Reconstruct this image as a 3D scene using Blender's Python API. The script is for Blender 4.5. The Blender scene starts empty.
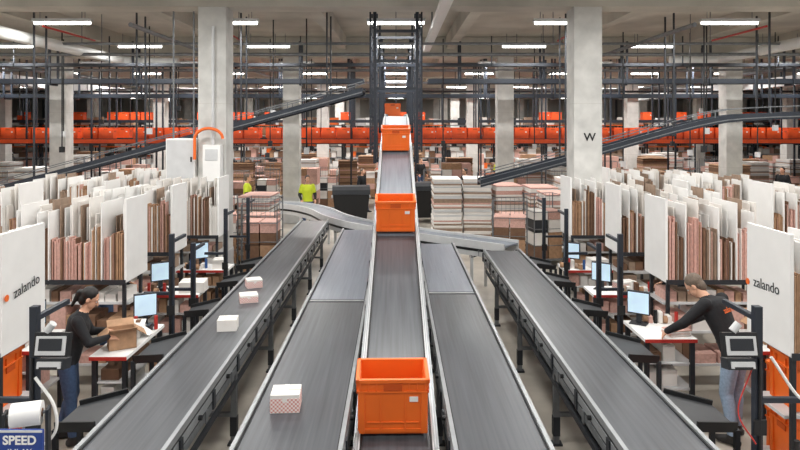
import bpy, math, random
from mathutils import Vector, Matrix
random.seed(7)
R=random.random
def U(a,b): return a+(b-a)*random.random()
def lin(c):
    o=[]
    for v in c:
        v/=255.0
        o.append(v/12.92 if v<=.04045 else ((v+.055)/1.055)**2.4)
    return (*o,1.0)
MATS={}
def mat(name,rgb,rough=.6,metal=0.0,var=.08,scale=6.0,stretch=None,bump=0.0,emit=0,rvar=0):
    if name in MATS: return MATS[name]
    m=bpy.data.materials.new(name); m.use_nodes=True
    nt=m.node_tree; b=nt.nodes['Principled BSDF']
    b.inputs['Roughness'].default_value=rough; b.inputs['Metallic'].default_value=metal
    tc=nt.nodes.new('ShaderNodeTexCoord'); mp=nt.nodes.new('ShaderNodeMapping')
    if stretch: mp.inputs['Scale'].default_value=stretch
    nz=nt.nodes.new('ShaderNodeTexNoise'); nz.inputs['Scale'].default_value=scale; nz.inputs['Detail'].default_value=6
    rp=nt.nodes.new('ShaderNodeValToRGB')
    c=lin(rgb)
    rp.color_ramp.elements[0].position=.3; rp.color_ramp.elements[1].position=.7
    rp.color_ramp.elements[0].color=tuple(max(0,x*(1-var)) for x in c[:3])+(1,)
    rp.color_ramp.elements[1].color=tuple(min(1,x*(1+var)) for x in c[:3])+(1,)
    nt.links.new(tc.outputs['Object'],mp.inputs[0]); nt.links.new(mp.outputs[0],nz.inputs['Vector'])
    nt.links.new(nz.outputs['Fac'],rp.inputs[0]); nt.links.new(rp.outputs[0],b.inputs['Base Color'])
    if rvar:
        n2=nt.nodes.new('ShaderNodeTexNoise'); n2.inputs['Scale'].default_value=scale*2.3; n2.inputs['Detail'].default_value=8
        mr=nt.nodes.new('ShaderNodeMapRange'); mr.inputs[3].default_value=rough-rvar; mr.inputs[4].default_value=rough+rvar
        nt.links.new(mp.outputs[0],n2.inputs['Vector']); nt.links.new(n2.outputs['Fac'],mr.inputs[0]); nt.links.new(mr.outputs[0],b.inputs['Roughness'])
    if bump>0:
        bp=nt.nodes.new('ShaderNodeBump'); bp.inputs['Strength'].default_value=bump; bp.inputs['Distance'].default_value=.02
        nt.links.new(nz.outputs['Fac'],bp.inputs['Height']); nt.links.new(bp.outputs[0],b.inputs['Normal'])
    if emit>0:
        b.inputs['Emission Color'].default_value=c; b.inputs['Emission Strength'].default_value=emit
    MATS[name]=m; return m
conc=mat('concrete',(188,186,180),.8,0,.12,1.5,bump=.05)
ceilm=mat('ceiling_concrete',(190,186,176),.85,0,.2,.8)
colm=mat('column_concrete',(206,205,201),.8,0,.18,2.5,bump=.08)
floorm=mat('floor_concrete',(172,165,154),.34,0,.3,1.1,rvar=.15)
wallm=mat('wall_paint',(200,198,192),.8,0,.05,.5)
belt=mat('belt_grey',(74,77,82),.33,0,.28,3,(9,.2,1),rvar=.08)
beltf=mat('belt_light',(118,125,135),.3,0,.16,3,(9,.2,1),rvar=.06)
alu=mat('aluminium',(160,163,166),.35,.5,.1,8)
galv=mat('galvanised',(118,121,124),.42,.5,.2,10)
darkst=mat('dark_steel',(42,45,50),.5,.2,.12,6)
navy=mat('navy_steel',(38,44,54),.45,.1,.12,4)
black=mat('black_plastic',(20,21,23),.5,0,.1,8)
rubber=mat('roller_rubber',(58,60,63),.5,0,.1,8)
orange=mat('orange_plastic',(236,108,34),.45,0,.06,4)
orangd=mat('orange_dark',(196,78,18),.5,0,.05,4)
orangf=mat('orange_rack_plastic',(240,90,32),.5,0,.12,3)
white=mat('white_laminate',(237,236,234),.55,0,.03,4)
wgrey=mat('white_grey_steel',(202,203,204),.45,.0,.06,6)
kraft=mat('kraft_board',(170,134,104),.85,0,.18,14)
kraftd=mat('kraft_dark',(118,88,68),.85,0,.15,14)
kraftg=mat('kraft_grey',(152,130,112),.85,0,.15,14)
pinkb=mat('pink_board',(206,164,152),.8,0,.14,30)
wboard=mat('white_board',(231,227,222),.7,0,.04,5)
blueS=mat('blue_sign',(26,58,132),.5)
blueC=mat('blue_plastic',(52,92,150),.5)
yellow=mat('hi_vis_yellow',(204,220,50),.7)
wood=mat('pallet_wood',(186,152,110),.8,0,.2,12)
skin=mat('skin',(214,164,136),.5,0,.05,8)
hairb=mat('hair_black',(22,18,17),.5,0,.2,60)
hairg=mat('hair_grey',(104,90,78),.6,0,.3,60)
jackb=mat('jacket_black',(26,27,31),.8,0,.2,20,bump=.3)
jeanb=mat('jeans_blue',(62,82,114),.85,0,.18,40)
jeanl=mat('jeans_light',(148,168,192),.85,0,.15,40)
shoe=mat('shoe_dark',(40,38,38),.6)
eyew=mat('eye_white',(235,232,228),.3)
lips=mat('lips',(170,95,88),.5)
screen=mat('screen_blue',(190,215,232),.25,0,.1,5,emit=.4)
tube=mat('tube_light',(255,254,248),.4,0,0,1,emit=10)
redm=mat('red_plastic',(180,48,40),.5)
pipe=mat('white_pipe',(216,217,215),.5,0,.04,3)
def chk(name,c1,c2,sc):
    pp=bpy.data.materials.new(name); pp.use_nodes=True
    nt=pp.node_tree; b=nt.nodes['Principled BSDF']; b.inputs['Roughness'].default_value=.7
    tc=nt.nodes.new('ShaderNodeTexCoord'); ck=nt.nodes.new('ShaderNodeTexChecker'); ck.inputs['Scale'].default_value=sc
    ck.inputs['Color1'].default_value=lin(c1); ck.inputs['Color2'].default_value=lin(c2)
    nt.links.new(tc.outputs['Object'],ck.inputs[0]); nt.links.new(ck.outputs[0],b.inputs['Base Color']); return pp
pp=chk('parcel_print',(240,226,222),(214,150,142),60)

class MB:
    def __init__(s): s.v=[];s.f=[];s.mi=[];s.sm=[];s.mats=[];s.T=Matrix.Identity(4)
    def m(s,mt):
        if mt not in s.mats: s.mats.append(mt)
        return s.mats.index(mt)
    def add(s,vs,fs,mt,sm=False):
        o=len(s.v); s.v+= [tuple(s.T@Vector(p)) for p in vs]; k=s.m(mt)
        for f in fs: s.f.append([o+i for i in f]); s.mi.append(k); s.sm.append(sm)
    def ob(s,c,sz,mt,rot=None,taper=1.0):
        hx,hy,hz=[q/2 for q in sz]; c=Vector(c)
        L=[]
        for z,t in((-hz,taper),(hz,1)):
            for x,y in((-hx,-hy),(hx,-hy),(hx,hy),(-hx,hy)):
                p=Vector((x*t,y*t,z)); 
                if rot: p=rot@p
                L.append(c+p)
        s.add(L,[(3,2,1,0),(4,5,6,7),(0,1,5,4),(1,2,6,5),(2,3,7,6),(3,0,4,7)],mt)
    def box(s,x0,x1,y0,y1,z0,z1,mt): s.ob(((x0+x1)/2,(y0+y1)/2,(z0+z1)/2),(abs(x1-x0),abs(y1-y0),abs(z1-z0)),mt)
    def beam(s,p0,p1,w,h,mt):
        p0=Vector(p0);p1=Vector(p1);d=(p1-p0).normalized()
        up=Vector((0,0,1)) if abs(d.z)<.95 else Vector((0,1,0))
        sd=d.cross(up).normalized(); u=sd.cross(d)
        L=[]
        for p in(p0,p1):
            for a,b_ in((-1,-1),(1,-1),(1,1),(-1,1)): L.append(p+sd*a*w/2+u*b_*h/2)
        s.add(L,[(0,1,2,3),(7,6,5,4),(0,4,5,1),(1,5,6,2),(2,6,7,3),(3,7,4,0)],mt)
    def cyl(s,p0,p1,r,mt,n=10,r2=None):
        if r2 is None:r2=r
        p0=Vector(p0);p1=Vector(p1);d=(p1-p0).normalized()
        a=d.orthogonal().normalized(); b_=d.cross(a)
        L=[]
        for p,q in((p0,r),(p1,r2)):
            for i in range(n):
                t=2*math.pi*i/n; L.append(p+(a*math.cos(t)+b_*math.sin(t))*q)
        s.add(L,[(i,(i+1)%n,n+(i+1)%n,n+i) for i in range(n)],mt,True)
        s.add([L[i] for i in range(2*n)],[list(range(n))[::-1],list(range(n,2*n))],mt)
    def mesh(s,name):
        me=bpy.data.meshes.new(name); me.from_pydata(s.v,[],s.f)
        for q in s.mats: me.materials.append(q)
        me.polygons.foreach_set('material_index',s.mi); me.polygons.foreach_set('use_smooth',s.sm)
        me.update(); return me
    def obj(s,name,loc=(0,0,0),rz=0,bevel=0):
        return inst(s.mesh(name),name,loc,rz,bevel)
def inst(me,name,loc=(0,0,0),rz=0,bevel=0,parent=None):
    o=bpy.data.objects.new(name,me); bpy.context.scene.collection.objects.link(o)
    o.location=loc; o.rotation_euler=(0,0,rz)
    if bevel:
        b=o.modifiers.new('bevel','BEVEL'); b.width=bevel; b.segments=2; b.limit_method='ANGLE'
    if parent: o.parent=parent
    return o

# ================= ROOM =================
SX=42; YB=64; YF=-6; ZC=6.4
COLX=(-27.2,-19.4,-11.6,-3.6,3.76,11.6,19.4,27.2)
def nearcol(x,y,d=1.0): return any(abs(x-c)<d+.3 for c in COLX) and abs((y-12.8+4.7)%9.4-4.7)<d
q=MB(); q.box(-SX,SX,YF,YB,-.2,0,floorm); q.obj('floor')
q=MB(); q.box(-SX,SX,YF,YB,ZC,ZC+.3,ceilm)
for i in range(-11,12):
    x=i*3.7+1.85; q.box(x-.14,x+.14,YF,YB,5.98,ZC,ceilm)
for k in range(-1,7):
    y=12.8+9.4*k
    if YF<y<YB: q.box(-SX,SX,y-.3,y+.3,5.7,ZC-.02,ceilm)
q.obj('ceiling')
q=MB(); q.box(-SX,SX,YB,YB+.3,0,ZC,wallm)
for i in range(-9,10): q.box(i*4.4-.1,i*4.4+.1,YB-.12,YB,0,ZC,galv)
q.obj('wall_back')
for n,s in(('wall_left',-1),('wall_right',1)):
    q=MB(); q.box(s*SX,s*(SX+.3),YF,YB,0,ZC,wallm)
    for i in range(14): q.box(s*SX,s*(SX-.12),i*4.6,i*4.6+.2,0,ZC,galv)
    q.obj(n)
CH=.275
q=MB(); q.box(-CH,CH,-CH,CH,0,5.7,colm)
q.box(-CH-.01,CH+.01,-CH-.01,CH+.01,0,.9,wgrey)
for z in(1.9,3.8): q.box(-CH-.002,CH+.002,-CH-.002,CH+.002,z,z+.012,conc)
cm=q.mesh('concrete_column')
for j in range(6):
    y=12.8+9.4*j
    if y>YB-1: continue
    for x in COLX:
        o=inst(cm,'concrete_column',(x,y,0),0,.025 if y<25 else 0)
        if x==3.76 and j==0: colW=o
def text(s,size,mt,M,name,parent=None,ext=.002,off=0):
    cu=bpy.data.curves.new(name,'FONT'); cu.body=s; cu.size=size; cu.extrude=ext; cu.align_x='CENTER'; cu.align_y='CENTER'; cu.offset=off
    o=bpy.data.objects.new(name,cu); bpy.context.scene.collection.objects.link(o); cu.materials.append(mt)
    if parent: o.parent=parent
    o.matrix_local=M; return o
def fr(c,xa,ya):
    xa=Vector(xa).normalized();ya=Vector(ya).normalized();za=xa.cross(ya)
    M=Matrix((xa,ya,za)).transposed().to_4x4(); M.translation=Vector(c); return M
text('W',.22,black,fr((.03,-CH-.006,3.14),(1,0,0),(0,0,1)),'letter',colW,off=.004)
q=MB(); q.box(-.28,.28,-.2,.2,0,.8,white); q.box(-.26,.26,-.21,-.2,.03,.77,wgrey); q.box(.2,.23,-.23,-.2,.35,.45,black)
for x in(-.2,.2): q.cyl((x,0,.8),(x,0,3.3),.02,galv,6)
q.obj('electrical_cabinet',(-4.18,12.6,2.32),0,.01)
q=MB(); q.box(-.17,.17,-.1,.1,0,.7,white); q.box(-.12,.12,-.11,-.1,.4,.62,wgrey); q.cyl((0,0,.7),(0,0,3.0),.03,wgrey)
q.obj('switch_box',(-3.55,12.41,2.3),0,.01)
q=MB()
pts=[(.27*(1-math.cos(t))-.27,0,.2*math.sin(t)) for t in [i*math.pi/12 for i in range(13)]]
for a,b_ in zip(pts,pts[1:]): q.cyl(a,b_,.03,orange,8)
q.cyl(pts[0],(pts[0][0],0,-.4),.03,orange,8)
q.obj('orange_cable_loop',(-3.6,12.3,3.12))

# lights
q=MB(); q.box(-.65,.65,-.07,.07,.05,.12,wgrey); q.cyl((-.62,0,.02),(.62,0,.02),.03,tube,8)
for x in(-.5,.5): q.cyl((x,0,.12),(x,0,.4),.008,galv,5)
fm=q.mesh('strip_light')
def mkl(n,e):
    ld=bpy.data.lights.new(n,'AREA'); ld.shape='RECTANGLE'; ld.size=1.25; ld.size_y=.16; ld.energy=e; ld.color=(1,.988,.96); return ld
ld=mkl('strip_area',94); ldf=mkl('strip_area_far',128)
for j,y in enumerate([1.5,5.5,9.8,14.2,18.5,23.8,28.5,33.6,38.8,43.5,49,55]):
    n=5 if y<20 else 7
    for i in range(-n,n+1):
        x=i*3.7
        if y>40 and i%2: continue
        o=inst(fm,'strip_light',(x,y,5.62))
        if abs(x)>4.3*3.7: continue
        lo=bpy.data.objects.new('lamp',ld if y<22 else ldf); bpy.context.scene.collection.objects.link(lo)
        lo.parent=o; lo.location=(0,0,-.03)
w=bpy.data.worlds.new('world'); bpy.context.scene.world=w; w.use_nodes=True
w.node_tree.nodes['Background'].inputs[0].default_value=(.96,.98,1,1); w.node_tree.nodes['Background'].inputs[1].default_value=.65

# ================= CONVEYORS =================
def belt_conv(x0,x1,y0,y1,z,split=None,name='belt_conveyor'):
    q=MB()
    rw=.034
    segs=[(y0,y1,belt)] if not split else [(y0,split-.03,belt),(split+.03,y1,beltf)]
    for a,b_,mt in segs:
        q.box(x0+rw,x1-rw,a+.05,b_-.05,z-.02,z,mt); q.box(x0+rw+.02,x1-rw-.02,a+.05,b_-.05,z-.16,z-.145,rubber)
        for yy in(a+.06,b_-.06): q.cyl((x0+rw,yy,z-.08),(x1-rw,yy,z-.08),.078,rubber,14)
        y=a+.7
        while y<b_-.3: q.cyl((x0+rw,y,z-.17),(x1-rw,y,z-.17),.025,galv,8); y+=1.1
    if split: q.box(x0+rw,x1-rw,split-.03,split+.03,z-.01,z+.006,alu)
    for s,xa in((1,x0),(-1,x1)):
        xi=xa+s*rw
        q.box(xa,xi,y0,y1,z-.03,z+.03,alu)
        q.box(xi,xi+s*.012,y0,y1,z-.02,z+.012,black)
        q.box(xa+s*.006,xi,y0,y1,z-.06,z-.03,black)
        q.box(xa,xi,y0,y1,z-.13,z-.06,alu)
        q.box(xa+s*.008,xi,y0,y1,z-.155,z-.13,black)
        q.box(xa,xi,y0,y1,z-.22,z-.155,galv)
        y=y0+.25
        while y<y1: 
            q.box(xa-s*.014,xa,y,y+.07,z-.21,z-.05,darkst)
            q.cyl((xa-s*.03,y+.5,z-.1),(xa,y+.5,z-.1),.022,black,8)
            q.box(xa-s*.01,xa,y+.68,y+.74,z-.24,z-.13,galv); y+=.9
    y=y0+.8
    while y<y1:
        for xa in(x0+.04,x1-.04):
            q.box(xa-.03,xa+.03,y-.03,y+.03,.02,z-.19,galv); q.box(xa-.06,xa+.06,y-.05,y+.05,0,.02,darkst)
            q.box(xa-.036,xa+.036,y-.036,y+.036,.1,.3,darkst)
        q.box(x0+.04,x1-.04,y-.02,y+.02,.3,.34,galv); q.box(x0+.04,x1-.04,y-.02,y+.02,z-.26,z-.2,galv)
        y+=2.0
    for xa in(x0+.02,x1-.02): q.box(xa-.015,xa+.015,y0+.3,y1-.3,z-.36,z-.31,darkst)
    q.box(x0+.1,x0+.22,y0+.3,y1-.3,z-.5,z-.48,galv)
    q.cyl((x0+.2,y0+5,z-.35),(x0+.5,y0+5,z-.35),.09,darkst,14); q.box(x0+.18,x0+.32,y0+4.9,y0+5.1,z-.34,z-.18,darkst)
    return q.obj(name)
Z=1.0
belt_conv(-2.36,-1.68,2.0,16.0,Z)
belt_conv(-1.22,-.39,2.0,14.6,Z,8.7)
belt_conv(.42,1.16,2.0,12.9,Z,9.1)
belt_conv(1.66,2.36,2.0,12.2,Z)
def catmull(P,n=8):
    P=[Vector(p) for p in P]; Q=[P[0]*2-P[1]]+P+[P[-1]*2-P[-2]]; o=[]
    for i in range(1,len(Q)-2):
        for k in range(n):
            t=k/n; a,b_,c,d=Q[i-1:i+3]
            o.append(.5*((2*b_)+(c-a)*t+(2*a-5*b_+4*c-d)*t*t+(3*b_-a-3*c+d)*t**3))
    o.append(P[-1]); return o
def path_conv(pts,w,name,sm=8,sup='leg',side=alu,bm=belt,step=2.0,depth=.2,railh=.05,guard=False):
    P=catmull(pts,sm) if sm>1 else [Vector(p) for p in pts]
    q=MB(); N=[]
    for i,p in enumerate(P):
        d=(P[min(i+1,len(P)-1)]-P[max(i-1,0)]); d.z=0; d.normalize(); N.append(Vector((d.y,-d.x,0)))
    def sweep(a,b_,z0,z1,mt):
        L=[]
        for p,n in zip(P,N):
            for o,zz in((a,z0),(b_,z0),(b_,z1),(a,z1)): L.append(p+n*o+Vector((0,0,zz)))
        F=[]
        for i in range(len(P)-1):
            for k in range(4): F.append((i*4+k,i*4+(k+1)%4,i*4+4+(k+1)%4,i*4+4+k))
        F.append((3,2,1,0)); e=4*(len(P)-1); F.append((e,e+1,e+2,e+3))
        q.add(L,F,mt)
    sweep(-w/2+.04,w/2-.04,-.03,0,bm)
    for s in(-1,1):
        sweep(s*(w/2-.04),s*w/2,-depth,railh,side)
        sweep(s*(w/2),s*(w/2+.008),-depth*.6,-depth*.4,black if side!=navy else galv)
        if guard:
            sweep(s*(w/2-.01),s*(w/2+.01),.17,.19,galv)
            for p,n in list(zip(P,N))[::3]: q.beam(p+n*s*w/2+Vector((0,0,.04)),p+n*s*w/2+Vector((0,0,.18)),.02,.02,galv)
    acc=0
    for i in range(1,len(P)):
        acc+=(P[i]-P[i-1]).length
        if acc>=step:
            acc=0; p=P[i]; n=N[i]
            for s in(-1,1):
                a=p+n*s*(w/2-.03)
                if sup=='leg': q.beam((a.x,a.y,0),(a.x,a.y,p.z-depth),.06,.06,side)
                elif sup=='hang': q.beam((a.x,a.y,p.z-depth-.05),(a.x,a.y,5.98),.035,.035,darkst)
            a=p-n*w/2;b2=p+n*w/2
            q.beam(a-Vector((0,0,depth+.02)),b2-Vector((0,0,depth+.02)),.06,.05,darkst)
    return q.obj(name)
path_conv([(-3.7,19.4,1.0),(-2.9,19.0,1.0),(-2.15,18.0,1.0),(-1.55,16.6,1.0),(-.7,15.35,1.0),(.74,14.0,1.0),(2.3,12.75,1.0)],.62,'curved_belt_conveyor',bm=beltf,side=wgrey,depth=.26)
path_conv([(-10.8,14.9,1.45),(-9.27,15,1.9),(-5,15.1,3.05),(-2.5,15.1,3.72),(-.75,15,4.2)],.6,'inclined_belt_conveyor',sm=4,sup='hang',side=navy,depth=.12,guard=True)
path_conv([(1.97,15.2,2.05),(4.6,15.2,2.75),(7.0,15.1,3.42),(8.6,15,3.62),(13,15,3.72)],.6,'inclined_belt_conveyor',sm=4,sup='hang',side=navy,depth=.12,guard=True)
# central incline
CP=[(2.2,.74),(5.0,.79),(9.4,1.76),(13.7,2.90),(17.5,3.62),(25.0,3.7)]
def cz(y):
    for (a,za),(b_,zb) in zip(CP,CP[1:]):
        if a<=y<=b_: return za+(zb-za)*(y-a)/(b_-a)
q=MB()
for (a,za),(b_,zb) in zip(CP,CP[1:]):
    def pr(x0,x1,o0,o1,mt):
        L=[(x0,a,za+o0),(x1,a,za+o0),(x1,a,za+o1),(x0,a,za+o1),(x0,b_,zb+o0),(x1,b_,zb+o0),(x1,b_,zb+o1),(x0,b_,zb+o1)]
        q.add(L,[(0,1,2,3),(7,6,5,4),(0,4,5,1),(1,5,6,2),(2,6,7,3),(3,7,4,0)],mt)
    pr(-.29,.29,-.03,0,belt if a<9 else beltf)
    for s in(-1,1):
        pr(s*.29,s*.32,-.2,.05,wgrey); pr(s*.32,s*.35,-.14,-.04,alu); pr(s*.275,s*.29,-.01,.03,black); pr(s*.30,s*.31,.05,.07,alu)
y=2.6
while y<24:
    z=cz(y); q.cyl((-.29,y,z-.06),(.29,y,z-.06),.03,galv,8); y+=.33
y=2.6
while y<14:
    z=cz(y)
    for s in(-1,1): q.box(s*.35,s*.358,y,y+.06,z-.16,z-.02,darkst)
    y+=.6
for y in(3.2,5.2,7.2,9.2,11.0,12.8):
    z=cz(y)
    for s in(-1,1): q.box(s*.33-.03,s*.33+.03,y-.03,y+.03,0,z-.18,galv)
    q.box(-.33,.33,y-.02,y+.02,z-.28,z-.2,galv); q.box(-.33,.33,y-.02,y+.02,.25,.3,galv)
for y in(16.5,19,21.5,24):
    z=cz(y)
    for s in(-1,1): q.box(s*.42-.03,s*.42+.03,y-.03,y+.03,z-.24,5.98,navy)
    q.box(-.45,.45,y-.03,y+.03,z-.26,z-.2,navy)
q.obj('inclined_tote_conveyor')
q=MB()
for yy in(13.95,15.0):
    for s in(-1,1):
        q.box(s*.46-.035,s*.46+.035,yy-.07,yy+.07,2.55,5.98,navy)
        q.box(s*.56-.018,s*.56+.018,yy-.03,yy+.03,2.8,5.98,navy)
        z=2.8
        while z<5.7: q.beam((s*.46,yy,z),(s*.56,yy,z+.2),.015,.02,navy); z+=.3
    for z in(2.57,4.15,4.75,5.4): q.box(-.46,.46,yy-.03,yy+.03,z,z+.06,navy)
for s in(-1,1):
    for z in(2.6,3.6,4.6,5.4): q.box(s*.46-.02,s*.46+.02,13.95,15,z,z+.05,navy)
q.obj('hanging_support_frame')

# ---- crate
def crate_mesh():
    q=MB(); h=.47
    def ring(hx,hy,z): return [(-hx,-hy,z),(hx,-hy,z),(hx,hy,z),(-hx,hy,z)]
    rings=[ring(.262,.170,0),ring(.282,.186,h-.02),ring(.266,.170,h-.02),ring(.248,.156,.02)]
    L=sum(rings,[]); F=[]
    for r in range(3):
        for k in range(4): F.append((r*4+k,r*4+(k+1)%4,r*4+4+(k+1)%4,r*4+4+k))
    q.add(L,F,orange); q.add(rings[3],[(0,1,2,3)],orangd); q.add(rings[0],[(3,2,1,0)],orangd)
    def rim(z0,z1,o,i):
        for s in(-1,1):
            q.box(-.30-o,.30+o,s*(.2+o),s*(.2-i),z0,z1,orange)
            q.box(s*(.30+o),s*(.30-i),-.2-o,.2+o,z0,z1,orange)
    rim(h-.03,h,0,.03); rim(h-.115,h-.10,-.006,.022)
    for s in(-1,1):
        for i in range(-4,5):
            x=i*.066
            if abs(i)>1: q.box(x-.004,x+.004,s*.197,s*.178,h-.10,h-.03,orange)
        for i in(-2,-1,1,2):
            y=i*.075; q.box(s*.297,s*.275,y-.004,y+.004,h-.10,h-.03,orange)
        for t in(-1,1):
            q.ob((t*.255,s*.178,.19),(.05,.022,.36),orange)
            q.ob((t*.272,s*.155,.19),(.024,.045,.36),orange)
            q.ob((t*.10,s*.176,.19),(.010,.014,.34),orange)
        q.ob((0,s*.187,h-.065),(.15,.018,.06),orangd)
        q.ob((0,s*.177,.10),(.42,.012,.010),orange); q.ob((0,s*.172,.03),(.46,.016,.03),orange)
        q.ob((s*.284,0,.32),(.01,.13,.05),orangd)
        if s<0: q.ob((.17,s*.186,.30),(.07,.004,.045),wboard)
    return q.mesh('orange_tote_crate')
crm=crate_mesh()
for y in(5.4,9.6,13.5):
    z=cz(y); dz=(cz(y+.2)-cz(y-.2))/.4
    o=inst(crm,'orange_tote_crate',(0.0 if y<9 else -.01,y,z+.008),0,.006); o.rotation_euler=(math.atan(dz)*(.4 if y<6 else .8),0,math.radians(1.2))
    if y>9: o.location.z+=.03
    if y<6: o.location.x=-.03
inst(crm,'orange_tote_crate',(-.12,23.4,cz(23.4)+.006))
def overhead(y,z,x0,x1,name,depth=.18,hang=True,w=.6,st=navy):
    q=MB(); q.box(x0,x1,y-w/2,y+w/2,z-.04,z,rubber)
    for s in(-1,1): q.box(x0,x1,y+s*w/2,y+s*(w/2+.05),z-depth,z+.04,st)
    x=x0+1
    while x<x1:
        for s in(-1,1):
            q.box(x-.03,x+.03,y+s*(w/2+.05)-.03,y+s*(w/2+.05)+.03,(z-depth) if hang else 0,5.98,navy)
        q.box(x-.03,x+.03,y-w/2,y+w/2,z-depth-.06,z-depth,navy)
        x+=2.6
    return q.obj(name)
overhead(26,2.78,-34,34,'tote_conveyor_line',hang=False)
overhead(27.6,2.78,-34,34,'tote_conveyor_line',hang=True)
overhead(20.2,4.78,-30,-1.0,'overhead_conveyor',.11,w=.4); overhead(20.2,4.78,1.0,30,'overhead_conveyor',.11,w=.4)
overhead(24.4,4.50,-34,34,'overhead_conveyor',.10,w=.4); overhead(36,3.6,-40,40,'tote_conveyor_line',depth=.12,hang=True,w=.5)
def toterow(y,z,x0,x1,prob,name):
    V=crm; q=MB(); vs=[v.co.copy() for v in V.vertices]; 
    x=x0
    while x<x1:
        if R()<prob:
            o=len(q.v); q.v+=[(v.x+x,v.y+y,v.z+z) for v in vs]
            for p in V.polygons:
                q.f.append([o+i for i in p.vertices]); q.mi.append(p.material_index); q.sm.append(False)
        x+=.63 if R()<.8 else U(.68,.95)
    q.mats=[orangf if m_==orange else m_ for m_ in V.materials]; q.obj(name)
toterow(26,2.785,-33,33,.98,'row_of_orange_tote_crates')
toterow(27.6,2.785,-33,33,.9,'row_of_orange_tote_crates')
toterow(36,3.605,-30,30,.3,'row_of_orange_tote_crates')
q=MB(); q.box(-34,34,25.55,25.6,2.64,2.80,orangf); q.obj('orange_guard_rail')

def pipeobj(pts,r,name,mt=pipe):
    q=MB(); P=[Vector(p) for p in pts]
    for a,b_ in zip(P,P[1:]): q.cyl(a,b_,r,mt,14)
    q.obj(name)
pipeobj([(-8.6,4,5.4),(-8.6,20.0,5.4),(-8.2,20.5,5.4),(-7.0,20.6,5.4)],.14,'white_ventilation_pipe')
pipeobj([(9.9,4,5.4),(9.9,19.5,5.4),(9.6,20.0,5.4),(8.6,20.1,5.4)],.14,'white_ventilation_pipe')
pipeobj([(-12.6,6,5.3),(-12.6,40,5.3)],.09,'ceiling_pipe',galv); pipeobj([(13.2,6,5.3),(13.2,40,5.3)],.09,'ceiling_pipe',galv)
pipeobj([(-5.6,13.5,5.5),(-5.6,44,5.5)],.05,'ceiling_pipe',galv); pipeobj([(6.3,13.5,5.5),(6.3,44,5.5)],.05,'ceiling_pipe',galv)
for x in(-4.1,4.3,-8.0,8.4): pipeobj([(x,14.5,5.62),(x,17.0,5.62)],.025,'sprinkler_pipe',redm)
q=MB(); q.box(.80,1.0,6,19,5.55,5.68,white); 
for y in range(7,19,3): q.box(.88,.92,y-.02,y+.02,5.68,6.39,galv)
q.obj('cable_tray')
for y,z,mt,r in((16.3,5.45,galv,.035),(17.4,5.3,galv,.045),(21.2,5.2,galv,.035),(23.2,5.35,galv,.05),(29.4,5.3,galv,.06),(33,5.2,galv,.06),(40,5.2,redm,.06)):
    q=MB(); q.cyl((-36,y,z),(36,y,z),r,mt,8)
    for i in range(-9,10): q.cyl((i*4,y,z),(i*4,y,6.39),.012,galv,5)
    q.obj('ceiling_pipe')
for y,z in((18.9,5.1),(30.4,4.9)):
    q=MB(); q.box(-34,34,y-.15,y+.15,z,z+.02,darkst)
    for s in(-1,1): q.box(-34,34,y+s*.15-.01,y+s*.15+.01,z,z+.09,darkst)
    for i in range(-12,13): q.box(i*2.8-.015,i*2.8+.015,y-.16,y-.13,z,5.98,darkst)
    q.obj('cable_tray')
for x in(-15.8,16.6):
    q=MB(); q.box(x-.35,x+.35,8,44,5.0,5.4,wgrey)
    for i in range(12): q.box(x-.37,x+.37,8+i*3,8.06+i*3,4.98,5.42,galv)
    q.obj('air_duct')
for i in range(50):
    x=U(-19,19); y=random.choice([15.8,16.8,18.0,19.4,21.8,22.6,28.9])+U(-.15,.15)
    if abs(x)<1.2 or nearcol(x,y,.4) or abs(x+8.6)<.4 or abs(x-9.9)<.4 or abs(abs(x)-16.2)<.9: continue
    z0=U(2.3,4.2); q=MB(); q.cyl((0,0,z0),(0,0,5.98),.018,black,6); q.box(-.06,.06,-.05,.05,z0-.16,z0,random.choice([black,wgrey,darkst]))
    q.obj('power_drop_cable',(x,y,0))

# ================= PARCELS =================
def parcel(x,y,z,sx,sy,sz,rz,printed=True):
    q=MB(); q.box(-sx/2,sx/2,-sy/2,sy/2,0,sz,wboard)
    e=.0015
    if printed: q.box(-sx/2-e,sx/2+e,-sy/2-e,sy/2+e,.004,sz*.8,pp)
    q.box(-.02,.02,-sy/2-e*2,sy/2+e*2,sz*.6,sz+e,wboard)
    q.box(-sx/2+.0,sx/2,-.003,.003,sz-.001,sz+e,kraftg)
    q.box(-sx*.1,-sx*.35,-sy*.1,-sy*.35,sz,sz+e,white)
    q.obj('parcel_box',(x,y,z),rz,.004)
parcel(-.93,5.42,Z+.001,.24,.22,.15,.06)
parcel(-1.97,7.5,Z+.001,.22,.2,.13,.1,False)
parcel(-2.0,8.68,Z+.001,.24,.22,.1,.3)
parcel(-2.1,9.45,Z+.001,.22,.2,.12,.4)
parcel(-2.98,9.42,.952,.36,.3,.15,.1,False); parcel(-3.02,10.95,.952,.2,.26,.15,.1,False); parcel(3.45,10.98,.952,.3,.26,.15,.1,False); parcel(3.4,9.5,.952,.3,.2,.12,.3)

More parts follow.
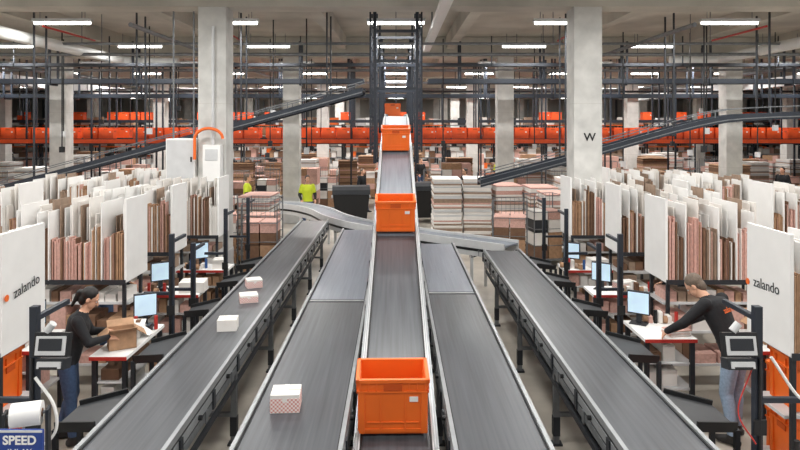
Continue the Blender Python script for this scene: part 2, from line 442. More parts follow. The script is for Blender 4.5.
# ================= RACKS + STATIONS =================
def rack(s,y0,xin,xout,name='carton_rack',zs=1.42,zt=2.45,D=.62,txt=False):
    q=MB(); L=xout-xin
    def bx(a,b_,y0,y1,z0,z1,mt): q.box(s*a,s*b_,y0,y1,z0,z1,mt)
    bx(0,L,0,D,zs-.03,zs,wgrey); bx(0,L,-.01,.0,zs-.05,zs+.01,darkst)
    if not txt: bx(0,L,.1,D,zs-.33,zs-.30,wgrey)
    for a in(.02,L-.04):
        for yy in(.05,D-.05): bx(a,a+.04,yy-.02,yy+.02,0,zs,darkst)
    bx(0,L,.1,D,.3,.33,wgrey)
    bx(0,L,.1,D,.82 if txt else .72,.85 if txt else .75,wgrey)
    bx(-.01,.02,0,D+.06,zs-.02,zt,white)
    x=.05
    while x<L-.04:
        t=U(.01,.02); h=U(.74,1.02)
        bx(x,x+t,U(.2,.34),D,zs,zs+h,random.choice([white,wboard,white,wboard,kraftg,wboard]))
        x+=U(.02,.09)
    x=.03
    while x<L-.04:
        bl=U(.06,.22); mt0=random.choice([kraft,kraftd,pinkb,kraftg,kraft,kraftd,wboard]); h0=U(.46,.80); e=min(x+bl,L-.03)
        while x<e:
            t=U(.006,.018); mt=mt0 if R()<.7 else random.choice([wboard,kraft,kraftd,pinkb])
            bx(x,x+t,U(.0,.05),U(.16,.19),zs,zs+h0*U(.93,1.05),mt); x+=t+U(.0005,.004)
        if R()<.45: 
            bx(x,x+.014,-.01,D,zs,zs+U(.85,1.0),white); x+=.02
    for z_ in(([zs-.30,.33,.75]) if not txt else []):
        x=.06
        while x<L-.2:
            wd=U(.07,.16) if z_>.8 else U(.12,.3); bx(x,x+wd,.12,.5,z_,z_+U(.09,.17 if z_>.8 else .3),random.choice([pinkb,kraft,kraftd,kraftg,wboard])); x+=wd+U(.005,.03)
    o=q.obj(name,(s*xin,y0,0),0)
    if txt: 
        if s<0: M=fr((.024,.36,zs+.50),(0,1,.12),(0,-.12,1))
        else: M=fr((-.014,.36,zs+.50),(0,-1,.05),(0,0.05,1))
        text('zalando',.135,darkst,M,'print',o,.001,.0)
        q2=MB(); q2.cyl((0,0,0),(.004*-s,0,0),.03,orange,12); o2=q2.obj('print_mark'); o2.parent=o
        o2.location=(-s*.014+(.01 if s<0 else 0),.05 if s<0 else .66,zs+.47)
        for k in range(3 if s>0 else 2):
            for z_ in(.332,.852):
                if z_>.8 and s<0 and k==0: pass
                inst(crm,'orange_tote_crate',(s*(xin+.40+.63*k),y0+.34,z_),0,.004)
    return o
for s in(-1,1):
    rack(s,5.5,3.40,5.4,txt=True)
    rack(s,8.1,3.42,4.8)
    rack(s,9.85,3.45,5.0)
    rack(s,11.35,3.15 if s<0 else 3.1,4.6)
    rack(s,13.8,4.6,6.3); rack(s,8.1,5.6,7.4); rack(s,10.2,6.0,7.6); rack(s,12.3,5.6,7.0,zt=2.3)
def station_post(s,y,h,screen_on=True):
    q=MB(); q.box(-.03,.03,-.03,.03,0,h,navy); q.box(-.09,.09,-.09,.09,0,.02,navy)
    q.box(-.02,.02,-.02,.5,h-.12,h-.08,navy); q.box(0,s*.35,-.02,.02,h*.62,h*.62+.04,navy)
    q.cyl((0,-.04,h*.8),(0,-.04,h*.3),.012,black,6)
    q.box(-.05,.05,-.05,-.035,h*.5,h*.5+.12,black)
    if screen_on:
        T=Matrix.Rotation(math.radians(-12),3,'X'); cx=-s*.17
        q.ob((cx,-.06,h-.28),(.27,.05,.18),black,T); q.ob((cx,-.09,h-.28),(.23,.012,.14),wgrey,T); q.ob((cx,-.0975,h-.27),(.18,.004,.09),darkst,T)
        q.ob((cx,-.05,h-.43),(.22,.12,.08),darkst,T); q.ob((cx,-.115,h-.42),(.18,.02,.05),wgrey,T); q.ob((cx,-.128,h-.44),(.14,.01,.02),black,T)
        q.beam((0,0,h-.3),(cx,-.03,h-.3),.04,.04,navy)
        q.cyl((cx,-.05,h-.12),(cx-.05,-.05,h-.18),.03,wgrey,10)
    q.obj('station_terminal_post' if screen_on else 'station_post',(s*2.82,y,0),0,.004)
for s in(-1,1):
    station_post(s,5.0,1.98)
    station_post(s,8.05,2.02,False); station_post(s,8.9,1.75,False); station_post(s,10.6,2.0,False); station_post(s,12.2,2.0,False)
def chute(s,y0,y1,xo):
    q=MB(); xi=2.40
    L=[(s*xi,y0,.99),(s*xi,y1,.99),(s*xo,y1-.12,.93),(s*xo,y0+.12,.93)]
    L2=[(a,b_,c-.03) for a,b_,c in L]
    q.add(L+L2,[(0,1,2,3),(7,6,5,4),(0,4,5,1),(1,5,6,2),(2,6,7,3),(3,7,4,0)],rubber)
    q.beam(L[0],L[3],.02,.08,black); q.beam(L[1],L[2],.02,.08,black)
    for p in(L[2],L[3]): q.box(p[0]-.02,p[0]+.02,p[1]-.02,p[1]+.02,0,p[2]-.02,darkst)
    q.obj('discharge_chute')
for s in(-1,1):
    chute(s,5.1,5.75,2.78); chute(s,6.6,7.35,2.76); chute(s,8.2,8.75,2.75); chute(s,9.7,10.3,2.75); chute(s,10.9,11.5,2.75)
def table(x0,x1,y0,y1,z,name='packing_table',under=True):
    q=MB(); q.box(x0,x1,y0,y1,z-.04,z,white); q.box(x0,x1,y0-.006,y0,z-.045,z-.005,redm)
    for x in(x0+.04,x1-.04):
        for y in(y0+.05,y1-.05): q.box(x-.025,x+.025,y-.025,y+.025,0,z-.04,darkst)
    q.box(x0+.03,x1-.03,y0+.05,y1-.05,.34,.37,wgrey); q.box(x0+.03,x1-.03,y0+.05,y1-.05,.64,.66,wgrey)
    if under:
        for zz,hm in((.37,.22),(.66,.2)):
            x=x0+.08
            while x<x1-.2:
                w_=U(.1,.2); q.box(x,x+w_,y0+.1,y1-.15,zz,zz+U(.1,hm),random.choice([pinkb,kraft,wboard,kraftd,pinkb])); x+=w_+.02
    return q.obj(name,(0,0,0),0,.003)
table(-3.24,-2.84,6.75,7.85,.95); table(2.84,3.44,7.3,8.0,.95)
for s in(-1,1):
    for y in(9.2,10.75):
        table(min(s*2.84,s*3.7),max(s*2.84,s*3.7),y,y+.5,.95)
    table(min(s*4.0,s*5.3),max(s*4.0,s*5.3),7.0,7.75,.92)
table(-3.95,-2.45,4.15,4.85,.86); table(2.6,3.95,4.15,4.85,.86)
def supplies(x,y,z,L=.4,W=.25,n=7):
    q=MB()
    for i in range(n):
        a=-L/2+L*(i+.5)/n; b_=U(-W/3,W/3); k=i%4
        if k==0: q.cyl((a-.025,b_,.045),(a+.025,b_,.045),.045,random.choice([kraft,white,kraftg]),14)
        elif k==1: q.ob((a,b_,.04),(.05,.13,.08),random.choice([wboard,kraft,pinkb,darkst]))
        elif k==2: q.cyl((a,b_,0),(a,b_,.16),.022,random.choice([redm,blueC,black,white]),10)
        else: q.ob((a,b_,.07),(.05,.09,.14),random.choice([orange,kraftd,wboard]))
    q.obj('packing_supplies',(x,y,z),U(-.1,.1))
for x,y,z in((-3.04,7.62,.952),(3.25,7.86,.952),(-3.5,9.28,.952),(3.5,9.28,.952),(-3.4,10.85,.952),(3.0,10.85,.952),(-4.6,7.12,.922),(4.85,7.15,.922),(2.85,4.72,.862),(3.6,4.75,.862),(-3.0,4.3,.862)): supplies(x,y,z)
def monitor(x,y,z,rz,sc=1):
    q=MB(); q.box(-.22*sc,.22*sc,-.02,.02,.12,.40,darkst); q.box(-.205*sc,.205*sc,-.024,-.02,.135,.385,screen)
    q.box(-.03,.03,0,.04,0,.2,darkst); q.box(-.1,.1,-.07,.09,0,.012,darkst)
    q.obj('computer_monitor',(x,y,z),rz,.004)
monitor(-3.04,7.76,.951,.5,.6); monitor(2.98,7.86,.951,-.6,.6); monitor(-3.5,9.52,.951,.6,.65); monitor(3.05,9.5,.951,-.6,.65); monitor(3.05,11.1,.951,-.6,.65); monitor(-3.4,11.1,.951,.6,.65)
monitor(-4.3,7.5,.921,.6,.8); monitor(4.8,7.5,.921,-.6,.8)
def printer(x,y,z,rz):
    q=MB(); q.ob((0,0,.1),(.28,.34,.2),wgrey,None,1.05); q.box(-.11,.11,-.18,-.17,.04,.09,black); q.box(-.1,.1,-.1,.1,.2,.215,darkst); q.box(.05,.12,-.18,-.17,.12,.17,screen)
    q.cyl((-.1,.05,.25),(.1,.05,.25),.06,white,16)
    q.obj('label_printer',(x,y,z),rz,.01)
printer(3.25,4.45,.861,.1); printer(-3.35,4.6,.861,-.2); printer(-4.95,7.5,.921,.2)
q=MB(); q.cyl((-.10,0,.42),(.10,0,.42),.085,white,24); q.cyl((-.105,0,.42),(.105,0,.42),.03,kraftd,14); q.cyl((-.15,0,.42),(.15,0,.42),.012,galv,8)
for s in(-1,1): q.box(s*.14-.01,s*.14+.01,-.05,.05,0,.45,darkst)
q.box(-.16,.16,-.07,.07,0,.012,darkst)
q.obj('paper_roll_dispenser',(-2.70,4.68,.861),.3)
q=MB(); q.box(-.155,.155,-.012,.012,.2,.44,blueS); q.box(-.155,.155,-.015,-.012,.425,.44,wgrey)
for s in(-1,1): q.box(s*.13-.012,s*.13+.012,-.01,.01,0,.2,darkst)
q.box(-.15,.15,-.06,.06,0,.01,darkst)
so=q.obj('blue_sign_board',(-2.58,4.4,.861))
text('SPEED',.085,white,fr((0,-.015,.37),(1,0,0),(0,0,1)),'lettering',so,off=.002)
text('INLAY',.06,white,fr((0,-.015,.29),(1,0,0),(0,0,1)),'lettering',so)
def open_carton(x,y,z,sx,sy,sz,rz,mt=kraft):
    q=MB(); t=.008
    q.box(-sx/2,sx/2,-sy/2,sy/2,0,t,mt)
    for s in(-1,1):
        q.box(s*sx/2,s*(sx/2-t),-sy/2,sy/2,0,sz,mt); q.box(-sx/2,sx/2,s*sy/2,s*(sy/2-t),0,sz,mt)
        q.beam((s*sx/2,0,sz),(s*(sx/2+.1),0,sz-.07),sy,t,mt)
        q.beam((0,s*sy/2,sz),(0,s*(sy/2+.1),sz+.05),sx,t,mt)
    q.obj('open_carton',(x,y,z),rz)
open_carton(-3.02,7.05,.951,.28,.22,.2,.5); open_carton(-3.04,7.4,.951,.2,.16,.09,.1,wboard)
open_carton(4.3,7.35,.921,.35,.3,.25,.1,kraft)
for x,y,z in((4.15,6.5,.0),(4.15,6.5,.475),(4.85,6.5,0)): inst(crm,'orange_tote_crate',(x,y,z),0,.006)
for x,y,z in((-4.5,6.45,0),(-4.5,6.45,.475),(-5.2,6.45,0)): inst(crm,'orange_tote_crate',(x,y,z),0,.006)
q=MB(); 
for i in range(14): q.box(-.13+U(-.015,.015),.13+U(-.015,.015),-.09,.09,i*.005,i*.005+.0045,random.choice([white,wboard,pinkb]))
ps=q.mesh('paper_stack')
for x,y,z,r in((3.26,7.45,.951,.2),(3.7,4.35,.861,.1),(-4.25,7.12,.921,.1),(2.85,4.35,.861,.1),(-3.75,4.4,.861,.1)): inst(ps,'paper_stack',(x,y,z),r)
def bin_mesh(mt):
    q=MB(); q.ob((0,0,.005),(.26,.36,.01),mt)
    for s in(-1,1):
        q.ob((s*.13,0,.09),(.012,.38,.18),mt); q.ob((0,s*.185,.09),(.27,.012,.18),mt); q.ob((s*.14,0,.18),(.03,.40,.012),mt); q.ob((0,s*.195,.18),(.3,.03,.012),mt)
    for i in range(4): q.ob((U(-.08,.08),U(-.1,.1),.08),(.1,.12,.13),random.choice([wboard,kraft,pinkb]),Matrix.Rotation(U(0,3),3,'Z'))
    return q.mesh('small_parts_bin')
inst(bin_mesh(blueC),'small_parts_bin',(-5.1,7.2,.921),1.57)
def cable(pts,name,mt,r=.012):
    q=MB(); P=catmull(pts,8)
    for a,b_ in zip(P,P[1:]): q.cyl(a,b_,r,mt,6)
    q.obj(name)
cable([(-2.78,4.93,1.45),(-2.62,4.9,1.25),(-2.6,4.88,1.05),(-2.75,4.86,.95),(-2.98,4.8,1.1)],'white_cable',white)
cable([(2.9,4.95,1.6),(3.1,4.88,1.3),(3.2,4.8,1.5),(3.25,4.6,1.1)],'white_cable',white)
cable([(2.75,4.95,1.5),(2.62,4.9,1.2),(2.7,4.8,1.0)],'red_cable',redm,.006)

# ================= BACKGROUND =================
def pallet_mesh(h,kind):
    q=MB()
    for i in range(5): q.box(-.4+i*.18,-.4+i*.18+.1,-.6,.6,.12,.144,wood)
    for y in(-.55,0,.55):
        q.box(-.4,.42,y-.05,y+.05,.1,.12,wood)
        for x in(-.35,0,.37): q.box(x-.05,x+.05,y-.05,y+.05,.02,.1,wood)
        q.box(-.4,.42,y-.05,y+.05,0,.02,wood)
    z=.15
    while z<h:
        t=U(.025,.06) if kind!='box' else U(.22,.32)
        if kind=='flat': 
            j=U(-.02,.02); q.box(-.39+j,.39+j,-.58+j,.58,z,z+t-.006,random.choice([wboard,wboard,kraftg,pinkb,wgrey,wboard]))
        elif kind=='kraft':
            j=U(-.02,.02); q.box(-.39+j,.39+j,-.58+j,.58,z,z+t-.006,random.choice([kraft,kraft,kraftd,pinkb]))
        else:
            for a in(-.4,.01):
                for b_ in(-.6,-.2,.2):
                    if R()<.93: q.box(a,a+.39,b_,b_+.38,z,z+t-.008,random.choice([kraft,kraft,wboard,kraftd,pinkb]))
        z+=t
    return q.mesh('stacked_pallet')
PM=[pallet_mesh(h,k) for h,k in((1.85,'flat'),(1.6,'flat'),(1.3,'kraft'),(1.7,'box'),(1.2,'box'),(1.0,'flat'),(1.9,'kraft'),(.8,'box'))]
def cage_mesh():
    q=MB(); q.box(-.4,.4,-.35,.35,.14,.18,galv)
    for x in(-.38,.38):
        for y in(-.33,.33): q.cyl((x,y,.14),(x,y,1.7),.014,galv,6); q.cyl((x,y-.02,.07),(x,y+.02,.07),.065,rubber,10)
    for z in(.5,.9,1.3,1.69):
        for y in(-.33,.33): q.cyl((-.38,y,z),(.38,y,z),.009,galv,5)
        for x in(-.38,.38): q.cyl((x,-.33,z),(x,.33,z),.009,galv,5)
    for i in range(-3,4): q.cyl((i*.1,.33,.16),(i*.1,.33,1.7),.005,galv,4)
    z=.18
    while z<U(1.0,1.5):
        h=U(.2,.34)
        for a in(-.35,.01): q.box(a,a+.33,-.28,.28,z,z+h-.01,random.choice([kraft,wboard,pinkb,kraftd,darkst]))
        z+=h
    return q.mesh('roll_cage')
CG=[cage_mesh() for _ in range(3)]
workers=[(-2.85,20.6),(-4.75,20.4),(4.6,13.4),(2.6,24),(-9.3,17.9),(7.6,19.2),(11.5,21.2),(-7.0,23.5),(-13.5,20),(-16,22.5),(8.8,15.9),(1.2,31),(5.9,21.6),(-1.3,24.5),(9.8,19.6),(-10.6,15.6),(14.5,24),(4.9,30.5)]
WCN=((7.9,11.6),(7.0,14.2),(-1.5,21.3),(1.1,22.6))
occ=list(WCN)
def put(me,n,x,y,rz): occ.append((x,y)); inst(me,n,(x,y,0),rz)
for x,y,k in((1.45,18.6,0),(2.35,18.7,0),(3.25,19.2,1),(4.15,18.6,1),(5.1,18.5,0),(-3.5,16.4,1),(-4.4,16.5,5),(-5.3,17.2,3),(3.2,16.9,5),(4.2,16.8,1),(-5.5,15.7,4),(-6.6,16.4,5),(6.4,17.4,3),(7.5,18.2,4),(5.3,16.9,7)):
    put(PM[k],'stacked_pallet',x,y,U(-.08,.08))
for x,y in((-3.1,14.9),(-4.1,15.0),(2.6,14.6),(3.6,15.6),(5.8,15.0),(-7.0,14.9),(8.2,15.0),(-2.9,13.9),(-8.3,16.2),(9.6,17.6)):
    put(random.choice(CG),'roll_cage',x,y,U(-.3,.3))
def ok(x,y,d2=2.0):
    if nearcol(x,y,.8): return False
    if any((x-a)**2+(y-b_)**2<d2 for a,b_ in occ) or any((x-a)**2+(y-b_)**2<1.4 for a,b_ in workers): return False
    if any(abs(x/y-a/b_)<.03 and y<b_+.3 for a,b_ in workers[:2]+[workers[5],workers[6],workers[12]]): return False
    if any(abs(y-c)<.75 for c in (26,27.6)) and ((x+33)%2.6<.7 or (x+33)%2.6>1.9): return False
    return True
for i in range(900):
    x=U(-22,22); y=U(19.8,35.5)
    if abs(x)<.9 or (y<21.0 and x>-4.8 and x<5.6): continue
    if not ok(x,y,1.75): continue
    me,n=(random.choice(PM),'stacked_pallet') if R()<.7 else (random.choice(CG),'roll_cage')
    put(me,n,x,y,random.choice([0,math.pi/2])+U(-.1,.1))
for i in range(200):
    s=random.choice([-1,1]); x=s*U(7.9,14.5); y=U(8.5,18.5)
    if not ok(x,y,2.0) or x*s>y*.75: continue
    me,n=(random.choice(PM),'stacked_pallet') if R()<.6 else (random.choice(CG),'roll_cage')
    put(me,n,x,y,U(-.1,.1))
def shelf_mesh():
    q=MB(); W=2.8
    for x in(-W/2,W/2):
        for y in(-.35,.35): q.box(x-.04,x+.04,y-.04,y+.04,0,3.4,random.choice([navy,darkst]))
    for z in(.1,.75,1.4,2.05,2.7,3.3):
        q.box(-W/2,W/2,-.38,.38,z,z+.06,random.choice([wgrey,orange,galv])); x=-W/2+.08
        while x<W/2-.4:
            w_=U(.2,.5); h=U(.2,.5) 
            if R()<.88: q.box(x,x+w_,-.33,.3,z+.06,z+.06+h,random.choice([kraft,wboard,pinkb,kraftd,white,wboard,darkst,kraftg,orange if R()<.4 else wgrey]))
            x+=w_+.03
    return q.mesh('storage_shelf')
SM=[shelf_mesh() for _ in range(5)]
for y in(37.8,42.5,47.2,53,58):
    x=-37
    while x<37:
        if R()<.85 and not nearcol(x,y,1.6): inst(random.choice(SM),'storage_shelf',(x,y,0))
        x+=2.95
def worktable():
    q=MB(); q.box(-.9,.9,-.4,.4,.86,.9,white)
    for x in(-.85,.85):
        for y in(-.35,.35): q.box(x-.03,x+.03,y-.03,y+.03,0,.86,galv)
        q.box(x-.02,x+.02,.33,.37,.9,2.0,darkst)
    q.box(-.87,.87,.3,.38,1.95,2.0,darkst); q.box(-.87,.87,.1,.38,1.5,1.53,wgrey)
    x=-.8
    while x<.6:
        w_=U(.12,.3); q.box(x,x+w_,.12,.36,1.53,1.53+U(.1,.35),random.choice([kraft,wboard,pinkb,orange,darkst])); 
        if R()<.6: q.box(x,x+w_,-.2,.1,.9,.9+U(.06,.3),random.choice([kraft,wboard,white,pinkb]))
        x+=w_+.05
    return q.mesh('work_table')
WT=[worktable() for _ in range(3)]
for i in range(300):
    x=U(-22,22); y=random.choice([16.8,19.5,21.5,24.4,29.5,31.5,34])+U(-.2,.2)
    if (abs(x)<6 and y<22) or (abs(x)<1.8 and y<26) or not ok(x,y,2.9) or (y<19 and abs(x)<8.6): continue
    put(random.choice(WT),'work_table',x,y,0)
for i in range(9):
    s=random.choice([-1,1]); x=s*U(2.75,3.2); y=[5.98,6.2,8.95,8.6,8.75,10.4,11.8,12.9,13.2][i]+U(-.03,.03)
    sx=U(.2,.3); q=MB(); h=U(.2,.5); q.box(-sx/2,sx/2,-.13,.13,0,h,random.choice([kraft,pinkb,wboard])); q.box(-.02,.02,-.132,.132,h*.6,h+.002,wboard); q.box(-sx/2,sx/2,-.004,.004,h,h+.003,kraftd)
    if all((x-a)**2+(y-b_)**2>.4 for a,b_ in occ): occ.append((x,y)); q.obj('floor_carton',(x,y,0),U(-.2,.2))
q=MB(); q.ob((0,0,.62),(1.2,.8,.95),black,None,.82); 
for i in range(6):
    a0=math.pi*i/6;a1=math.pi*(i+1)/6
    q.add([(-.62,-.42*math.cos(a0),1.1+.28*math.sin(a0)),(.62,-.42*math.cos(a0),1.1+.28*math.sin(a0)),(.62,-.42*math.cos(a1),1.1+.28*math.sin(a1)),(-.62,-.42*math.cos(a1),1.1+.28*math.sin(a1))],[(0,1,2,3)],darkst)
for s in(-1,1): 
    for t in(-1,1): q.cyl((s*.45-.03,t*.28,.08),(s*.45+.03,t*.28,.08),.08,rubber,12)
    q.cyl((s*.62,-.3,1.0),(s*.62,.3,1.0),.03,wgrey,8)
    q.add([(s*.62,-.42*math.cos(math.pi*i/6),1.1+.28*math.sin(math.pi*i/6)) for i in range(7)],[tuple(range(7))],black)
wc=q.mesh('waste_container')
for x,y in WCN: inst(wc,'waste_container',(x,y,0),.1)

# ================= PEOPLE =================
def loft(q,rings,mt,n=16):
    L=[];
    for c,a,b_ in rings:
        for i in range(n):
            t=2*math.pi*i/n; L.append(Vector(c)+a*math.cos(t)+b_*math.sin(t))
    F=[(r*n+i,r*n+(i+1)%n,r*n+n+(i+1)%n,r*n+n+i) for r in range(len(rings)-1) for i in range(n)]
    F.append(list(range(n))[::-1]); e=n*(len(rings)-1); F.append(list(range(e,e+n)))
    q.add(L,F,mt,True)
def capsule(q,p0,p1,r0,r1,mt,n=14):
    p0=Vector(p0);p1=Vector(p1); d=(p1-p0).normalized(); a=d.orthogonal().normalized(); b_=d.cross(a); rings=[]
    for k in range(4):
        t=math.pi/2*(k+.35)/4; rings.append((p0-d*r0*math.cos(t),a*r0*math.sin(t),b_*r0*math.sin(t)))
    rings.append((p0,a*r0,b_*r0)); rings.append((p1,a*r1,b_*r1))
    for k in range(3,-1,-1):
        t=math.pi/2*(k+.35)/4; rings.append((p1+d*r1*math.cos(t),a*r1*math.sin(t),b_*r1*math.sin(t)))
    loft(q,rings,mt,n)
def ellip(q,c,ax,ay,az,mt,n=14):
    rings=[]
    for k in range(11):
        t=math.pi*(k+.25)/10.5; rings.append((Vector(c)-az*math.cos(t),ax*math.sin(t),ay*math.sin(t)))
    loft(q,rings,mt,n)
def remesh(q,name,voxel,mats,fn,parent,sm=3):
    me=q.mesh(name+'_tmp'); o=bpy.data.objects.new(name+'_tmp',me); bpy.context.scene.collection.objects.link(o)
    r=o.modifiers.new('r','REMESH'); r.mode='VOXEL'; r.voxel_size=voxel
    s=o.modifiers.new('s','SMOOTH'); s.factor=.5; s.iterations=sm
    dg=bpy.context.evaluated_depsgraph_get(); dg.update()
    nm=bpy.data.meshes.new_from_object(o.evaluated_get(dg)); nm.name=name
    bpy.data.objects.remove(o); nm.materials.clear()
    for m_ in mats: nm.materials.append(m_)
    for p in nm.polygons: p.use_smooth=True; p.material_index=fn(p.center)
    return inst(nm,name,parent=parent)
def segd(p,a,b_):
    ab=b_-a; t=max(0,min(1,(p-a).dot(ab)/max(ab.length_squared,1e-9))); return (p-(a+ab*t)).length
V=Vector
def person(name,loc,yaw,pose,top,bottom,hair,female=False,vest=None,vox=.012,scale=1):
    J=dict(pel=(0,0,.94),chest=(0,.02,1.30),neck=(0,.0,1.46),head=(0,.03,1.61),hf=(0,1,0),
      shl=(-.18,0,1.40),shr=(.18,0,1.40),ell=(-.25,-.02,1.12),elr=(.25,-.02,1.12),wrl=(-.22,.2,.98),wrr=(.22,.2,.98),
      knl=(-.10,.03,.50),knr=(.10,.03,.50),anl=(-.11,-.03,.09),anr=(.11,-.03,.09))
    J.update(pose); J={k:V(v) for k,v in J.items()}
    E=bpy.data.objects.new(name,None); bpy.context.scene.collection.objects.link(E); E.location=loc; E.rotation_euler=(0,0,yaw); E.scale=(scale,)*3
    q=MB(); sw=.92 if female else 1
    side=(J['shr']-J['shl']).normalized()
    up=(J['chest']-J['pel']).normalized(); fw=up.cross(side)*1.0; fw.normalize()
    pel,ch,nk=J['pel'],J['chest'],J['neck']
    X=V((1,0,0))
    mid=pel.lerp(ch,.5); shm=(J['shl']+J['shr'])/2
    loft(q,[(pel-up*.10,side*.13,fw*.09),(pel-up*.03,side*.168,fw*.115),(pel+up*.04,side*.165,fw*.115),(mid-up*.03,side*.155*sw,fw*.112),(mid+up*.06,side*.165*sw,fw*.118),(ch-up*.02,side*.185*sw,fw*.126),(ch.lerp(shm,.6),side*.19*sw,fw*.12),(shm+up*.01,side*.175*sw,fw*.095),(shm.lerp(nk,.6),side*.09,fw*.07),(nk,side*.058,fw*.056)],top,20)
    hd=J['head']; capsule(q,nk-up*.04,nk.lerp(hd,.6),.058*sw,.054*sw,skin)
    for s in'lr':
        sg=-1 if s=='l' else 1; hip=pel+side*sg*.088-up*.04
        capsule(q,J['sh'+s]-side*sg*.01,J['el'+s],.070*sw,.054*sw,top); capsule(q,J['el'+s],J['wr'+s],.054*sw,.037*sw,top)
        capsule(q,hip,J['kn'+s],.097,.068,bottom); 
        kn,an=J['kn'+s],J['an'+s]; cal=kn.lerp(an,.3)+V((0,-.012,0))
        capsule(q,kn,cal,.068,.066,bottom); capsule(q,cal,an,.066,.052,bottom)
        toe=an+V((sg*.02,.15,-.045)); heel=an+V((0,-.05,-.045))
        loft(q,[(heel-V((0,.03,0)),X*.025,V((0,0,1))*.03),(heel,X*.04,V((0,0,1))*.042),(an+V((0,.05,-.035)),X*.045,V((0,0,1))*.05),(toe-V((0,.03,0)),X*.05,V((0,0,1))*.036),(toe+V((0,.03,0)),X*.032,V((0,0,1))*.022)],shoe,12)
    segs=[(pel+up*.06,ch,0),(ch,shm,0),(nk+up*.02,hd,2)]
    for s in'lr':
        sg=-1 if s=='l' else 1
        segs+=[(J['sh'+s],J['el'+s],0),(J['el'+s],J['wr'+s],0),(pel+side*sg*.09-up*.05,J['kn'+s],1),(J['kn'+s],J['an'+s],1),(J['an'+s]+V((0,-.03,-.05)),J['an'+s]+V((sg*.02,.16,-.05)),3)]
    mats=[top,bottom,skin,shoe]+([vest] if vest else [])
    def fn(c):
        best=min(segs,key=lambda g:segd(c,g[0],g[1])); k=best[2]
        if k==2 and (c-nk).dot(up)<.0: k=0
        if c.z<.11: k=3
        if k in(0,1) and best[1] is not J['wrl'] and best[1] is not J['wrr'] and best[1] is not J['ell']and best[1] is not J['elr']:
            a=(c-pel).dot(up)
            if -.03<a and c.z>.5: k=0
            elif a<0: k=1
        if vest and k==0 and min(segd(c,J['el'+s],J['wr'+s]) for s in'lr')>.09 : k=4
        return k
    remesh(q,'body',vox,mats,fn,E,4)
    hf=J['hf'].normalized(); hx=hf.cross(V((0,0,1))).normalized(); hu=hx.cross(hf).normalized()
    q=MB()
    ellip(q,hd+hu*.03-hf*.012,hx*.074,hf*.094,hu*.088,skin); ellip(q,hd-hu*.045+hf*.022,hx*.056,hf*.066,hu*.07,skin)
    ellip(q,hd-hu*.095+hf*.055,hx*.024,hf*.022,hu*.02,skin)
    capsule(q,hd+hu*.01+hf*.083,hd-hu*.028+hf*.104,.009,.014,skin,10)
    for sg in(-1,1):
        ellip(q,hd+hx*sg*.077-hu*.008-hf*.008,hx*.010,hf*.02,hu*.032,skin,10)
        ellip(q,hd+hx*sg*.03+hf*.078+hu*.022,hx*.02,hf*.01,hu*.007,skin,10)
    remesh(q,'head',.006,[skin],lambda c:0,E,2)
    q=MB()
    for sg in(-1,1):
        ellip(q,hd+hx*sg*.03+hf*.080+hu*.002,hx*.013,hf*.008,hu*.008,eyew,10); ellip(q,hd+hx*sg*.03+hf*.086+hu*.002,hx*.006,hf*.004,hu*.006,hairb,8)
        q.beam(hd+hx*sg*.016+hf*.09+hu*.022,hd+hx*sg*.045+hf*.079+hu*.022,.006,.006,hair)
    ellip(q,hd-hu*.058+hf*.087,hx*.022,hf*.006,hu*.006,lips,10)
    inst(q.mesh('face_details'),'face_details',parent=E)
    q=MB(); ellip(q,hd+hu*.042-hf*.026,hx*.083,hf*.096,hu*.092,hair); ellip(q,hd-hu*.02-hf*.055,hx*.07,hf*.055,hu*.08,hair)
    if female:
        ellip(q,hd+hu*.03-hf*.12,hx*.03,hf*.035,hu*.03,hair); capsule(q,hd+hu*.02-hf*.13,hd-hu*.14-hf*.13,.034,.016,hair)
    remesh(q,'hair',.008,[hair],lambda c:0,E,2)
    for s in'lr':
        sg=-1 if s=='l' else 1
        w_=J['wr'+s]; d=(w_-J['el'+s]).normalized(); d=(d+V((0,0,-.25))).normalized()
        nrm=V((-sg*.6,0,-.8)); nrm=(nrm-d*nrm.dot(d)).normalized(); sd=d.cross(nrm).normalized()
        if sd.dot(V((-sg,0,0)))<0: sd=-sd
        q=MB()
        loft(q,[(w_-d*.02,sd*.024,nrm*.018),(w_+d*.02,sd*.032,nrm*.015),(w_+d*.06,sd*.041,nrm*.014),(w_+d*.09,sd*.040,nrm*.012)],skin,14)
        for k,(off,ln) in enumerate(((.031,.070),(.0105,.080),(-.0105,.074),(-.031,.058))):
            p=w_+d*.082+sd*off; dd=d.copy()
            for j,fr_ in enumerate((.45,.32,.23)):
                dd=(dd+nrm*(.28+.08*j)).normalized(); p2=p+dd*ln*fr_; capsule(q,p,p2,.0088-.0008*j,.0082-.0008*j,skin,8); p=p2
        p=w_+d*.03+sd*.030; dd=(d*.75+sd*.65+nrm*.25).normalized()
        for j in range(2):
            p2=p+dd*(.038-.008*j); capsule(q,p,p2,.0115-.001*j,.010-.001*j,skin,8); p=p2; dd=(dd+d*.5+nrm*.2).normalized()
        remesh(q,'hand_'+('left' if s=='l' else 'right'),.0042,[skin],lambda c:0,E,1)
    return E
def yawto(dx,dy): return math.atan2(-dx,dy)
w1=person('packing_worker_woman',(-3.50,6.85,0),yawto(.94,.34),dict(chest=(0,.10,1.27),neck=(0,.15,1.43),head=(0,.21,1.56),hf=(0.05,1,-.55),shl=(-.16,.10,1.36),shr=(.16,.10,1.36),
   ell=(-.22,.20,1.13),elr=(.22,.22,1.13),wrl=(-.14,.37,1.15),wrr=(.13,.40,1.15),anl=(-.11,-.10,.09),anr=(.12,.06,.09)),jackb,jeanb,hairb,True,scale=.97)
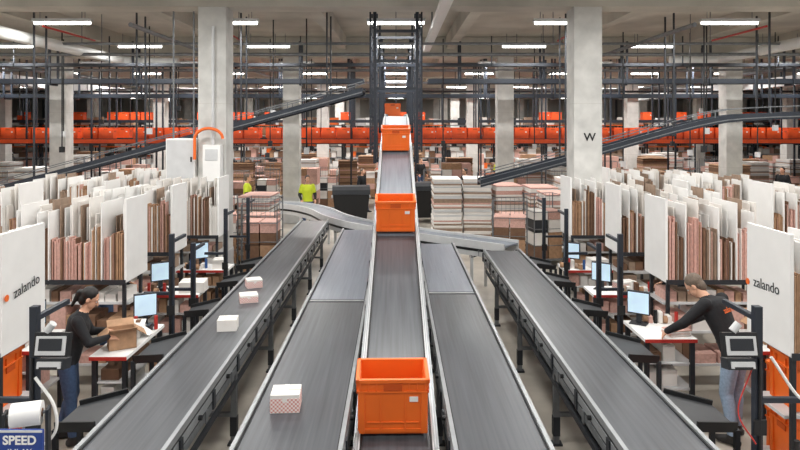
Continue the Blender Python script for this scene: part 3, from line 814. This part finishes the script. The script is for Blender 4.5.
m1=person('packing_worker_man',(3.64,6.9,0),yawto(-.60,.80),dict(chest=(0,.18,1.30),neck=(0,.30,1.44),head=(-.02,.41,1.53),hf=(-.25,.8,-.8),shl=(-.19,.21,1.40),shr=(.19,.21,1.40),
   ell=(-.30,.38,1.18),elr=(.29,.40,1.18),wrl=(-.24,.60,1.03),wrr=(.16,.62,1.03),anl=(-.14,-.06,.09),anr=(.14,.04,.09)),jackb,jeanl,hairg,False,scale=1.03)
text('zalando',.08,orange,fr((0,.040,1.355),(1,0,0),(0,.46,.89)),'shirt_print',m1,.001,.0)
arms=dict(wrl=(-.2,.35,1.1),wrr=(.2,.35,1.1))
walk=dict(knl=(-.1,.15,.52),anl=(-.11,.18,.11),knr=(.1,-.02,.5),anr=(.11,-.28,.14),wrl=(-.22,-.05,.9),wrr=(.22,.22,.95))
spec=[((.3,-1),{},jeanb,yellow),((1,.2),arms,jackb,yellow),((-1,.2),arms,jeanb,None),((-1,-.5),walk,jackb,None),((1,-.5),arms,jeanb,None),
 ((-1,0),walk,jeanb,None),((1,.3),arms,jeanl,yellow),((-1,-.3),walk,jackb,None),((1,-1),arms,jeanb,None),((1,0),walk,jeanb,yellow),((-1,-.4),arms,jackb,None),((.5,-1),{},jeanb,None),
 ((-1,-.6),arms,jeanb,None),((1,-.6),walk,jeanb,None),((.2,-1),arms,jeanb,yellow),((1,.6),arms,jeanl,None),((-1,-.6),walk,jeanb,None),((-.3,-1),arms,jackb,yellow)]
for (x,y),(d,ps_,bt,vs_) in zip(workers,spec):
    person('warehouse_worker',(x,y,0),yawto(*d),ps_,jackb,bt,random.choice([hairb,hairg]),vest=vs_,vox=.02,scale=U(.98,1.06))
person('warehouse_worker',(4.15,9.15,0),yawto(-1,.3),dict(wrl=(-.2,.3,1.1),wrr=(.2,.3,1.1)),jackb,jeanb,hairb,vox=.018,scale=.97)
person('warehouse_worker',(-4.15,9.15,0),yawto(1,.3),dict(wrl=(-.2,.3,1.1),wrr=(.2,.3,1.1)),jackb,jeanb,hairb,vox=.018,scale=.97)

# ================= CAMERA =================
cd=bpy.data.cameras.new('camera'); cam=bpy.data.objects.new('camera',cd); bpy.context.scene.collection.objects.link(cam)
cam.location=(0,0,3.4); cam.rotation_euler=(math.radians(90),0,0)
cd.sensor_width=36; cd.lens=28.8; cd.shift_x=.005; cd.shift_y=-.126; cd.clip_end=200
bpy.context.scene.camera=cam
vs=bpy.context.scene.view_settings; vs.view_transform='Standard'; vs.exposure=.0
